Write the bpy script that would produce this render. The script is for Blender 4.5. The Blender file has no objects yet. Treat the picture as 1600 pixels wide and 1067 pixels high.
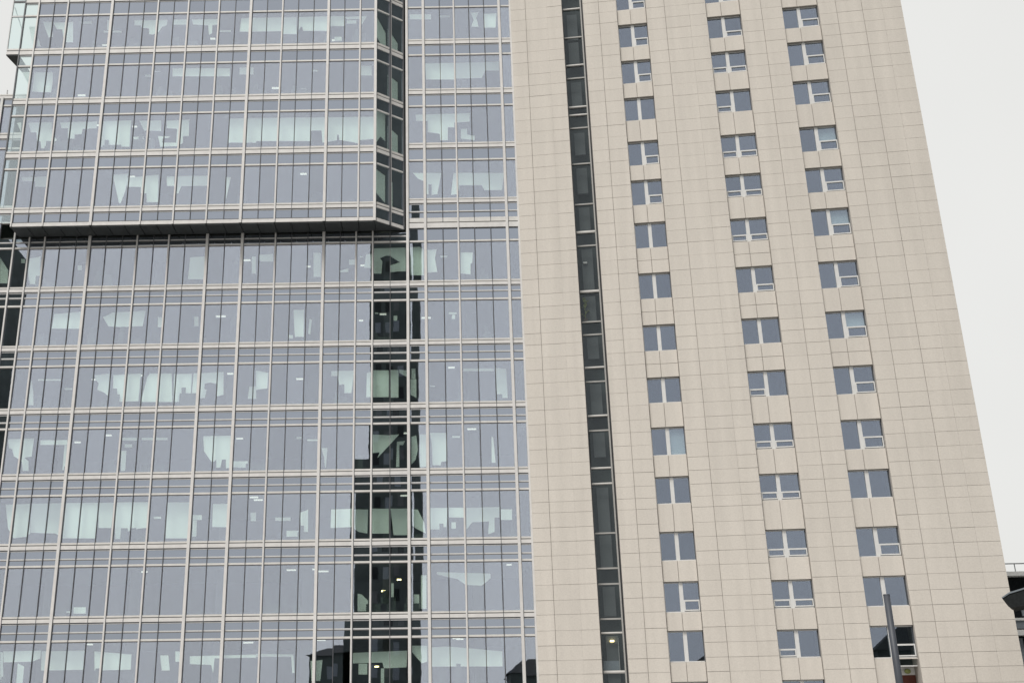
import bpy, bmesh, math, random
from mathutils import Vector, Matrix, Euler
random.seed(7)
S = bpy.context.scene
COL = S.collection
rad = math.radians

# ------------------------------------------------------------------ camera
CAM_POS = Vector((0, 0, 1.7))
PITCH, ROLL, YAW = 0.345026, -0.0122912, -0.012083
FPX, PPX, PPY = 1727.97, 673.3, 533.0
fw = Vector((math.sin(YAW)*math.cos(PITCH), math.cos(YAW)*math.cos(PITCH), math.sin(PITCH)))
rt = Vector((math.cos(YAW), -math.sin(YAW), 0)); up = rt.cross(fw)
rt, up = rt*math.cos(ROLL)+up*math.sin(ROLL), up*math.cos(ROLL)-rt*math.sin(ROLL)
cd = bpy.data.cameras.new('camera')
cam = bpy.data.objects.new('camera', cd); COL.objects.link(cam)
m = Matrix((rt, up, -fw)).transposed().to_4x4(); m.translation = CAM_POS
cam.matrix_world = m
cd.sensor_fit = 'HORIZONTAL'; cd.sensor_width = 36.0
cd.lens = FPX/1600*36.0
cd.shift_x = (800-PPX)/1600.0
cd.shift_y = 0.0
cd.clip_start = 0.1; cd.clip_end = 3000
S.camera = cam

# ------------------------------------------------------------------ sky, sun, exposure
SUN_EL, SUN_AZ = 57.0, 214.0        # degrees, azimuth clockwise from +Y: behind the camera, a little to the left
w = bpy.data.worlds.new('World'); S.world = w; w.use_nodes = True
nt = w.node_tree; nt.nodes.clear()
out = nt.nodes.new('ShaderNodeOutputWorld'); bg = nt.nodes.new('ShaderNodeBackground')
sky = nt.nodes.new('ShaderNodeTexSky'); sky.sky_type = 'NISHITA'; sky.sun_disc = False
sky.sun_elevation = rad(SUN_EL); sky.sun_rotation = rad(SUN_AZ)
sky.air_density = 1.0; sky.dust_density = 6.0; sky.ozone_density = 1.0
# an even overcast: the cloud layer hides most of the blue
mix = nt.nodes.new('ShaderNodeMix'); mix.data_type = 'RGBA'
mix.inputs['Factor'].default_value = 0.93
tc = nt.nodes.new('ShaderNodeTexCoord')
nz = nt.nodes.new('ShaderNodeTexNoise'); nz.inputs['Scale'].default_value = 1.6
nz.inputs['Detail'].default_value = 4
rmp = nt.nodes.new('ShaderNodeMapRange')
rmp.inputs['From Min'].default_value = 0.25; rmp.inputs['From Max'].default_value = 0.75
rmp.inputs['To Min'].default_value = 0.90; rmp.inputs['To Max'].default_value = 1.05
cl = nt.nodes.new('ShaderNodeMix'); cl.data_type = 'RGBA'; cl.blend_type = 'MULTIPLY'
cl.inputs['Factor'].default_value = 1.0
cl.inputs[6].default_value = (7.7, 7.68, 7.45, 1)
nt.links.new(tc.outputs['Generated'], nz.inputs['Vector'])
nt.links.new(nz.outputs['Fac'], rmp.inputs['Value'])
nt.links.new(rmp.outputs['Result'], cl.inputs[7])
nt.links.new(sky.outputs['Color'], mix.inputs[6]); nt.links.new(cl.outputs[2], mix.inputs[7])
nt.links.new(mix.outputs[2], bg.inputs['Color'])
bg.inputs['Strength'].default_value = 0.0545
nt.links.new(bg.outputs['Background'], out.inputs['Surface'])
sd = bpy.data.lights.new('sun', 'SUN'); sd.energy = 1.5; sd.angle = rad(22); sd.color = (1.0, 0.97, 0.93)
sun = bpy.data.objects.new('sun', sd); COL.objects.link(sun)
sv = Vector((math.sin(rad(SUN_AZ))*math.cos(rad(SUN_EL)), math.cos(rad(SUN_AZ))*math.cos(rad(SUN_EL)), math.sin(rad(SUN_EL))))
sun.rotation_euler = sv.to_track_quat('Z', 'Y').to_euler(); sun.location = (-20, -20, 120)
S.view_settings.view_transform = 'Standard'; S.view_settings.look = 'None'
S.view_settings.gamma = 1.0; S.view_settings.use_curve_mapping = False
S.view_settings.exposure = 1.05
S.render.engine = 'CYCLES'
S.cycles.max_bounces = 10; S.cycles.transparent_max_bounces = 16; S.cycles.glossy_bounces = 4

# ------------------------------------------------------------------ materials
def mat(name, col, rough=0.6, var=0.0, scale=8.0, metal=0.0, spec=0.4, island=0.0, bump=0.0, streak=0.0):
    M = bpy.data.materials.new(name); M.use_nodes = True
    t = M.node_tree; b = t.nodes['Principled BSDF']
    b.inputs['Roughness'].default_value = rough; b.inputs['Metallic'].default_value = metal
    b.inputs['Specular IOR Level'].default_value = spec
    b.inputs['Base Color'].default_value = (*col, 1)
    if not (var or island or streak): return M
    tc = t.nodes.new('ShaderNodeTexCoord'); ge = t.nodes.new('ShaderNodeNewGeometry'); oi = t.nodes.new('ShaderNodeObjectInfo')
    n = t.nodes.new('ShaderNodeTexNoise'); n.inputs['Scale'].default_value = scale; n.inputs['Detail'].default_value = 6
    t.links.new(ge.outputs['Position'], n.inputs['Vector'])
    def mr(sock, a, b_, f0=0.0, f1=1.0):
        r = t.nodes.new('ShaderNodeMapRange'); r.inputs['From Min'].default_value = f0; r.inputs['From Max'].default_value = f1
        r.inputs['To Min'].default_value = a; r.inputs['To Max'].default_value = b_
        t.links.new(sock, r.inputs['Value']); return r.outputs['Result']
    def mul(x, y):
        q = t.nodes.new('ShaderNodeMath'); q.operation = 'MULTIPLY'; t.links.new(x, q.inputs[0]); t.links.new(y, q.inputs[1]); return q.outputs[0]
    v = mr(n.outputs['Fac'], 1-var, 1+var, 0.3, 0.7)
    if island:
        v = mul(v, mr(ge.outputs['Random Per Island'], 1-island, 1+island))
        v = mul(v, mr(oi.outputs['Random'], 1-island, 1+island))
    if streak:
        mp = t.nodes.new('ShaderNodeMapping'); mp.inputs['Scale'].default_value = (1.3, 1.3, 0.09)
        n2 = t.nodes.new('ShaderNodeTexNoise'); n2.inputs['Scale'].default_value = 1.5; n2.inputs['Detail'].default_value = 5
        t.links.new(ge.outputs['Position'], mp.inputs['Vector']); t.links.new(mp.outputs['Vector'], n2.inputs['Vector'])
        v = mul(v, mr(n2.outputs['Fac'], 1-streak, 1+streak, 0.3, 0.7))
    c = t.nodes.new('ShaderNodeMix'); c.data_type = 'RGBA'; c.blend_type = 'MULTIPLY'; c.inputs['Factor'].default_value = 1
    c.inputs[6].default_value = (*col, 1); t.links.new(v, c.inputs[7])
    t.links.new(c.outputs[2], b.inputs['Base Color'])
    if bump:
        bp = t.nodes.new('ShaderNodeBump'); bp.inputs['Strength'].default_value = bump; bp.inputs['Distance'].default_value = 0.02
        t.links.new(n.outputs['Fac'], bp.inputs['Height']); t.links.new(bp.outputs['Normal'], b.inputs['Normal'])
    return M

def glass(name, refl, trans, rough=0.0, wave=0.0):
    """coated window glass: a mirror share plus a see-through share (together below one)"""
    M = bpy.data.materials.new(name); M.use_nodes = True
    t = M.node_tree; t.nodes.clear()
    o = t.nodes.new('ShaderNodeOutputMaterial'); a = t.nodes.new('ShaderNodeAddShader')
    g = t.nodes.new('ShaderNodeBsdfGlossy'); g.inputs['Color'].default_value = (*refl, 1); g.inputs['Roughness'].default_value = rough
    oi = t.nodes.new('ShaderNodeObjectInfo')
    r = t.nodes.new('ShaderNodeMapRange'); r.inputs['To Min'].default_value = 0.92; r.inputs['To Max'].default_value = 1.03
    c = t.nodes.new('ShaderNodeMix'); c.data_type = 'RGBA'; c.blend_type = 'MULTIPLY'; c.inputs['Factor'].default_value = 1
    c.inputs[6].default_value = (*refl, 1)
    t.links.new(oi.outputs['Random'], r.inputs['Value']); t.links.new(r.outputs['Result'], c.inputs[7])
    t.links.new(c.outputs[2], g.inputs['Color'])
    if wave:
        ge = t.nodes.new('ShaderNodeNewGeometry'); n = t.nodes.new('ShaderNodeTexNoise'); n.inputs['Scale'].default_value = 0.9
        t.links.new(ge.outputs['Position'], n.inputs['Vector'])
        bp = t.nodes.new('ShaderNodeBump'); bp.inputs['Strength'].default_value = wave; bp.inputs['Distance'].default_value = 0.01
        t.links.new(n.outputs['Fac'], bp.inputs['Height']); t.links.new(bp.outputs['Normal'], g.inputs['Normal'])
    if trans is not None:
        p = t.nodes.new('ShaderNodeBsdfTransparent'); p.inputs['Color'].default_value = (*trans, 1)
    else:
        p = t.nodes.new('ShaderNodeBsdfDiffuse'); p.inputs['Color'].default_value = (0.016, 0.02, 0.022, 1)
    t.links.new(g.outputs[0], a.inputs[0]); t.links.new(p.outputs[0], a.inputs[1]); t.links.new(a.outputs[0], o.inputs['Surface'])
    return M

def emit(name, col, s):
    M = bpy.data.materials.new(name); M.use_nodes = True
    b = M.node_tree.nodes['Principled BSDF']; b.inputs['Base Color'].default_value = (*col, 1)
    b.inputs['Emission Color'].default_value = (*col, 1); b.inputs['Emission Strength'].default_value = s
    return M

M = dict(
    panel=mat('stone_panel', (0.602, 0.562, 0.510), 0.75, var=0.055, scale=15.0, island=0.018, spec=0.2, bump=0.1, streak=0.045),
    joint=mat('panel_joint', (0.48, 0.45, 0.41), 0.9, var=0.1),
    white=mat('white_aluminium', (0.66, 0.645, 0.63), 0.45, var=0.05, scale=3.0, streak=0.04),
    cream=mat('transom_aluminium', (0.64, 0.625, 0.60), 0.45, var=0.06, scale=2.5),
    bar=mat('glazing_bar_metal', (0.56, 0.56, 0.56), 0.5, var=0.06),
    gasket=mat('dark_gasket', (0.115, 0.12, 0.13), 0.5),
    groove=mat('groove_metal', (0.16, 0.155, 0.15), 0.6),
    upvc=mat('white_window_frame', (0.64, 0.64, 0.63), 0.4, var=0.04, scale=4.0),
    jamb=mat('grey_jamb_metal', (0.36, 0.355, 0.34), 0.5, var=0.06),
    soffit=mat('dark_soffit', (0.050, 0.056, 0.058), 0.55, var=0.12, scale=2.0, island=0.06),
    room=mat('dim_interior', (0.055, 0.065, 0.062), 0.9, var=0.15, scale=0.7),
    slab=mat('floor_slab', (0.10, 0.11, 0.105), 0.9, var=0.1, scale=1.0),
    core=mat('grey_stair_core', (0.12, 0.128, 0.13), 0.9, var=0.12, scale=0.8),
    blind=mat('pale_blind', (0.90, 0.92, 0.90), 0.85, var=0.03, scale=3.0), glow=mat('glowing_screen', (0.90, 0.92, 0.90), 0.85, var=0.03, scale=3.0),
    glass=glass('coated_glass', (0.290, 0.300, 0.355), (0.655, 0.70, 0.66), wave=0.05),
    spandrel=glass('spandrel_glass', (0.355, 0.388, 0.455), None, wave=0.05),
    clear=glass('clear_glass', (0.22, 0.24, 0.26), (0.70, 0.74, 0.72)),
    wglass=glass('window_glass', (0.166, 0.182, 0.224), (0.58, 0.62, 0.62)),
    sglass=glass('stair_glass', (0.030, 0.033, 0.036), (0.82, 0.84, 0.84)),
    lamp=emit('lit_lamp', (1.0, 0.97, 0.90), 0.4), warm=emit('warm_lamp', (1.0, 0.80, 0.38), 4.0),
    post=mat('grey_post_paint', (0.05, 0.056, 0.068), 0.5, var=0.08, scale=3.0),
    dark=mat('dark_render', (0.085, 0.10, 0.097), 0.8, var=0.2, scale=0.4, spec=0.1),
    darkwin=mat('dark_window', (0.012, 0.014, 0.016), 0.25, spec=0.2),
    roof=mat('roof_slate', (0.022, 0.024, 0.025), 0.8, var=0.2, spec=0.1),
    pale=mat('pale_render', (0.74, 0.74, 0.73), 0.7, var=0.05),
    bluegrey=mat('blue_grey_panel', (0.20, 0.225, 0.25), 0.6, var=0.08),
    rail=mat('rail_metal', (0.22, 0.23, 0.24), 0.4, metal=0.3),
    leaf=mat('pale_green_leaf', (0.30, 0.34, 0.12), 0.6, var=0.1), pot=mat('pot_clay', (0.12, 0.09, 0.07), 0.8),
    red=mat('red_brown_wall', (0.115, 0.035, 0.024), 0.8, var=0.2, scale=4.0),
    paving=mat('paving', (0.26, 0.25, 0.24), 0.9, var=0.12, scale=1.0), asphalt=mat('asphalt', (0.05, 0.05, 0.052), 0.9, var=0.2, scale=6.0),
    soil=mat('ground', (0.16, 0.16, 0.15), 0.95, var=0.2, scale=0.3), paint=mat('road_paint', (0.7, 0.7, 0.68), 0.7, var=0.1),
)

# weak emission added to brighten the pale office screens, which are no lamps
_b = M['glow'].node_tree.nodes['Principled BSDF']
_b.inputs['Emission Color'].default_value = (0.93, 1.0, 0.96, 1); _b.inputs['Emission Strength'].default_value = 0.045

# ------------------------------------------------------------------ mesh helpers
class Frame:
    """a vertical facade plane: s runs along it, o goes inward (behind the face), z is up"""
    def __init__(self, x, y, ang):
        self.o = Vector((x, y, 0)); self.a = ang
        self.d = Vector((math.cos(ang), math.sin(ang), 0)); self.n = Vector((-math.sin(ang), math.cos(ang), 0))
    def p(self, s, o, z): return self.o + self.d*s + self.n*o + Vector((0, 0, z))

FACES = [(0, 3, 2, 1), (4, 5, 6, 7), (0, 1, 5, 4), (1, 2, 6, 5), (2, 3, 7, 6), (3, 0, 4, 7)]
_cache = {}
def link(o, parent):
    COL.objects.link(o)
    if parent is not None:
        o.parent = parent
    return o
def base_of(o):
    v = Vector((0, 0, 0))
    while o is not None: v += o.location; o = o.parent
    return v
def box(name, fr, s0, s1, o0, o1, z0, z1, ma, parent=None, tilt=0.0):
    """one box as an object of its own; alike boxes share their mesh"""
    k = (round(s1-s0, 3), round(o1-o0, 3), round(z1-z0, 3), ma)
    me = _cache.get(k)
    if me is None:
        a, b, c = k[0]/2, k[1]/2, k[2]/2
        vs = [(-a, -b, -c), (a, -b, -c), (a, b, -c), (-a, b, -c), (-a, -b, c), (a, -b, c), (a, b, c), (-a, b, c)]
        me = bpy.data.meshes.new(name); me.from_pydata(vs, [], FACES); me.materials.append(M[ma]); _cache[k] = me
    o = bpy.data.objects.new(name, me)
    c = fr.p((s0+s1)/2, (o0+o1)/2, (z0+z1)/2)
    rz = fr.a
    if parent is not None and parent.rotation_euler.z: 
        raise RuntimeError('parent rotated')
    o.location = c - (base_of(parent) if parent is not None else Vector((0, 0, 0)))
    o.rotation_euler = (random.uniform(-tilt, tilt), 0, rz + random.uniform(-tilt, tilt))
    return link(o, parent)
def boxes(name, fr, L, parent=None, kind=None):
    """several boxes (s0,s1,o0,o1,z0,z1,material) as ONE part, origin at its first corner"""
    vs, fs, mi, mats = [], [], [], []
    org = fr.p(L[0][0], L[0][2], L[0][4])
    for (s0, s1, o0, o1, z0, z1, ma) in L:
        if ma not in mats: mats.append(ma)
        n = len(vs)
        for z in (z0, z1):
            for s, o in ((s0, o0), (s1, o0), (s1, o1), (s0, o1)): vs.append(fr.p(s, o, z) - org)
        for f in FACES: fs.append(tuple(i+n for i in f)); mi.append(mats.index(ma))
    return raw(name, vs, fs, mats, mi, org, parent, kind)
def raw(name, vs, fs, mats, mi=None, org=Vector((0, 0, 0)), parent=None, kind=None):
    me = bpy.data.meshes.new(name); me.from_pydata([tuple(v) for v in vs], [], fs)
    for ma in mats: me.materials.append(M[ma])
    if mi: me.polygons.foreach_set('material_index', mi)
    me.update()
    o = bpy.data.objects.new(name, me)
    o.location = org - (base_of(parent) if parent is not None else Vector((0, 0, 0)))
    if kind: o['kind'] = kind
    return link(o, parent)
def prism(name, pts, off, ma, parent=None):
    """extrude a flat outline (list of Vectors) by a vector"""
    bm = bmesh.new(); org = pts[0].copy()
    f = bm.faces.new([bm.verts.new(p - org) for p in pts])
    r = bmesh.ops.extrude_face_region(bm, geom=[f])
    bmesh.ops.translate(bm, vec=off, verts=[e for e in r['geom'] if isinstance(e, bmesh.types.BMVert)])
    bmesh.ops.recalc_face_normals(bm, faces=bm.faces[:])
    me = bpy.data.meshes.new(name); bm.to_mesh(me); bm.free(); me.materials.append(M[ma])
    o = bpy.data.objects.new(name, me); o.location = org - (base_of(parent) if parent is not None else Vector((0, 0, 0)))
    return link(o, parent)
def thing(name, label, cat, loc, group=None):
    o = bpy.data.objects.new(name, None); COL.objects.link(o); o.location = loc; o.empty_display_size = 0.5
    o['label'] = label; o['category'] = cat
    if group: o['group'] = group
    return o
def structure(o): o['kind'] = 'structure'; return o
W0 = Frame(0, 0, 0)

# ------------------------------------------------------------------ ground (below the frame)
structure(raw('ground', [(-1500, -1500, -0.15), (1500, -1500, -0.15), (1500, 1500, -0.15), (-1500, 1500, -0.15)], [(0, 1, 2, 3)], ['soil']))
structure(boxes('plaza_pavement', W0, [(-60, 60, 24, 58.4, -0.14, 0.0, 'paving')]))
structure(boxes('near_pavement', W0, [(-60, 60, -6, 8, -0.14, 0.0, 'paving')]))
structure(raw('road', [(-300, 8, -0.146), (300, 8, -0.146), (300, 24, -0.146), (-300, 24, -0.146)], [(0, 1, 2, 3)], ['asphalt']))
structure(boxes('road_marking', W0, [(x, x+3, 15.93, 16.07, -0.144, -0.140, 'paint') for x in range(-90, 90, 6)]))
BAY_GLOW_SCREENS = [
    (59.05,[(-26.04,44.63),(-25.67,44.62),(-25.15,43.16),(-25.62,43.17)]),
    (59.15,[(-25.24,45.05),(-24.66,45.04),(-24.5,43.93),(-24.75,43.88)]),
    (59.0,[(-24.49,44.86),(-23.25,44.89),(-23.1,43.37),(-23.67,43.39),(-23.87,44.36),(-24.23,44.37)]),
    (59.3,[(-22.85,45.13),(-22.18,45.11),(-22.16,44.96),(-22.84,44.98)]),
    (59.3,[(-21.19,45.19),(-20.78,45.18),(-20.71,44.44),(-21.13,44.45)]),
    (59.05,[(-19.34,44.96),(-17.22,44.95),(-17.25,44.55),(-17.55,44.43),(-17.73,44.07),(-18.07,43.87),(-18.33,43.9),(-18.36,44.33),(-18.83,44.4),(-18.9,44.58),(-19.31,44.59)]),
    (59.0,[(-16.9,44.93),(-15.92,44.91),(-15.89,44.52),(-16.87,44.54)]),
    (59.0,[(-15.66,44.9),(-14.01,44.89),(-13.99,44.5),(-14.34,44.44),(-14.31,43.84),(-14.51,43.72),(-14.6,44.45),(-15.58,44.53)]),
    (59.0,[(-12.51,44.92),(-11.58,44.95),(-11.53,43.89),(-12.57,43.92)]),
    (59.3,[(-13.98,44.25),(-13.2,44.23),(-13.2,44.13),(-13.97,44.15)]),
    (59.55,[(-21.42,44.57),(-20.28,44.55),(-20.27,44.42),(-21.41,44.45)]),
    (59.15,[(-26.16,41.34),(-24.22,41.29),(-24.15,40.59),(-24.17,39.83),(-25.44,39.91),(-25.78,40.68)]),
    (59.0,[(-16.65,41.32),(-13.05,41.24),(-13.02,40.65),(-16.61,40.73)]),
    (59.05,[(-12.46,41.32),(-11.59,41.3),(-11.57,40.79),(-12.43,40.81)]),
    (59.55,[(-18.52,41.23),(-18.16,41.22),(-18.15,41.1),(-18.51,41.11)]),
    (59.55,[(-17.98,41.54),(-17.57,41.53),(-17.56,41.43),(-17.97,41.44)]),
    (59.15,[(-26.05,37.68),(-25.8,37.73),(-25.72,37.04)]),
    (59.15,[(-25.35,37.68),(-23.9,37.72),(-23.8,36.83),(-23.47,36.49),(-23.36,35.87),(-23.9,35.88),(-23.96,36.38),(-24.11,36.39),(-24.1,35.88),(-24.35,35.89),(-24.46,36.4),(-24.67,36.4),(-24.77,37.02),(-25.12,37.03)]),
    (59.05,[(-23.35,37.62),(-21.06,37.62),(-21.06,37.17),(-21.91,37.13),(-21.93,36.79),(-22.37,36.74),(-22.34,36.46),(-22.74,36.47),(-22.81,37.21),(-23.21,37.21)]),
    (59.0,[(-20.94,37.61),(-18.95,37.64),(-18.9,35.8),(-20.83,35.84)]),
    (59.15,[(-18.49,37.69),(-17.14,37.69),(-17.09,36.94),(-18.14,37.0)]),
    (59.05,[(-16.76,37.59),(-15.39,37.64),(-15.35,36.51),(-15.7,36.49),(-15.67,36.04),(-15.95,35.82),(-17.03,35.79),(-17.23,36.52),(-16.49,36.49),(-16.58,36.4),(-16.93,36.38),(-16.95,36.07),(-16.08,36.05),(-16.08,37.01),(-16.73,37.08)]),
    (59.0,[(-18.75,36.47),(-18.11,36.49),(-18.05,36.29),(-17.65,36.33),(-17.67,35.89),(-18.41,35.85)]),
    (59.15,[(-12.95,37.72),(-11.3,37.73),(-11.22,36.01),(-12.97,36.04)]),
    (59.15,[(-11.6,45.04),(-9.02,45.04),(-8.98,43.76),(-9.86,43.78),(-9.86,44.02),(-11.56,44.0)]),
    (59.05,[(-8.85,44.96),(-5.97,44.98),(-5.96,44.22),(-7.03,44.25),(-7.03,43.88),(-8.56,43.92),(-8.62,44.22),(-8.73,44.23),(-8.82,43.99)]),
    (59.05,[(-5.91,44.89),(-4.52,44.95),(-4.83,44.32),(-4.98,44.32),(-4.99,44.75),(-5.81,44.73)]),
    (59.15,[(-5.82,44.72),(-5.2,44.7),(-5.2,44.46),(-5.81,44.47)]),
    (59.15,[(-6.57,43.49),(-6.11,43.48),(-6.1,43.19),(-6.56,43.2)]),
    (59.15,[(-4.91,41.33),(-4.2,41.32),(-4.19,40.61),(-4.9,40.63)]),
    (59.0,[(-7.87,40.98),(-7.57,40.98),(-7.57,40.88),(-7.87,40.89)]),
    (59.55,[(-8.67,40.03),(-8.32,40.03),(-8.31,39.93),(-8.67,39.94)]),
    (59.15,[(-11.3,37.73),(-3.98,37.66),(-3.97,36.13),(-4.9,36.04),(-4.9,35.82),(-5.99,36.06),(-6.14,36.07),(-6.19,36.46),(-6.29,36.46),(-6.29,36.07),(-7.17,35.92),(-7.24,36.77),(-7.88,36.78),(-7.87,36.05),(-11.23,36.12)]),
    (59.3,[(-25.38,34.02),(-24.59,34.01),(-24.56,33.73),(-25.35,33.75)]),
    (59.55,[(-24.7,34.14),(-23.91,34.18),(-23.88,33.47),(-24.6,33.48)]),
    (59.05,[(-19.79,33.94),(-18.86,33.98),(-18.89,33.16),(-18.96,32.72),(-19.14,32.03),(-19.24,32.03)]),
    (59.05,[(-18.89,33.7),(-17.0,33.88),(-16.91,32.04),(-17.59,32.05),(-17.64,32.64),(-17.98,32.65),(-18.01,33.08),(-18.84,33.1)]),
    (59.05,[(-16.5,33.76),(-16.06,33.75),(-16.01,33.1),(-16.45,33.11)]),
    (59.3,[(-16.03,33.89),(-14.02,33.9),(-14.03,33.21),(-15.64,33.22),(-15.8,32.74),(-16.0,32.74)]),
    (59.15,[(-12.9,33.69),(-12.65,33.68),(-12.87,32.17)]),
]
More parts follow.
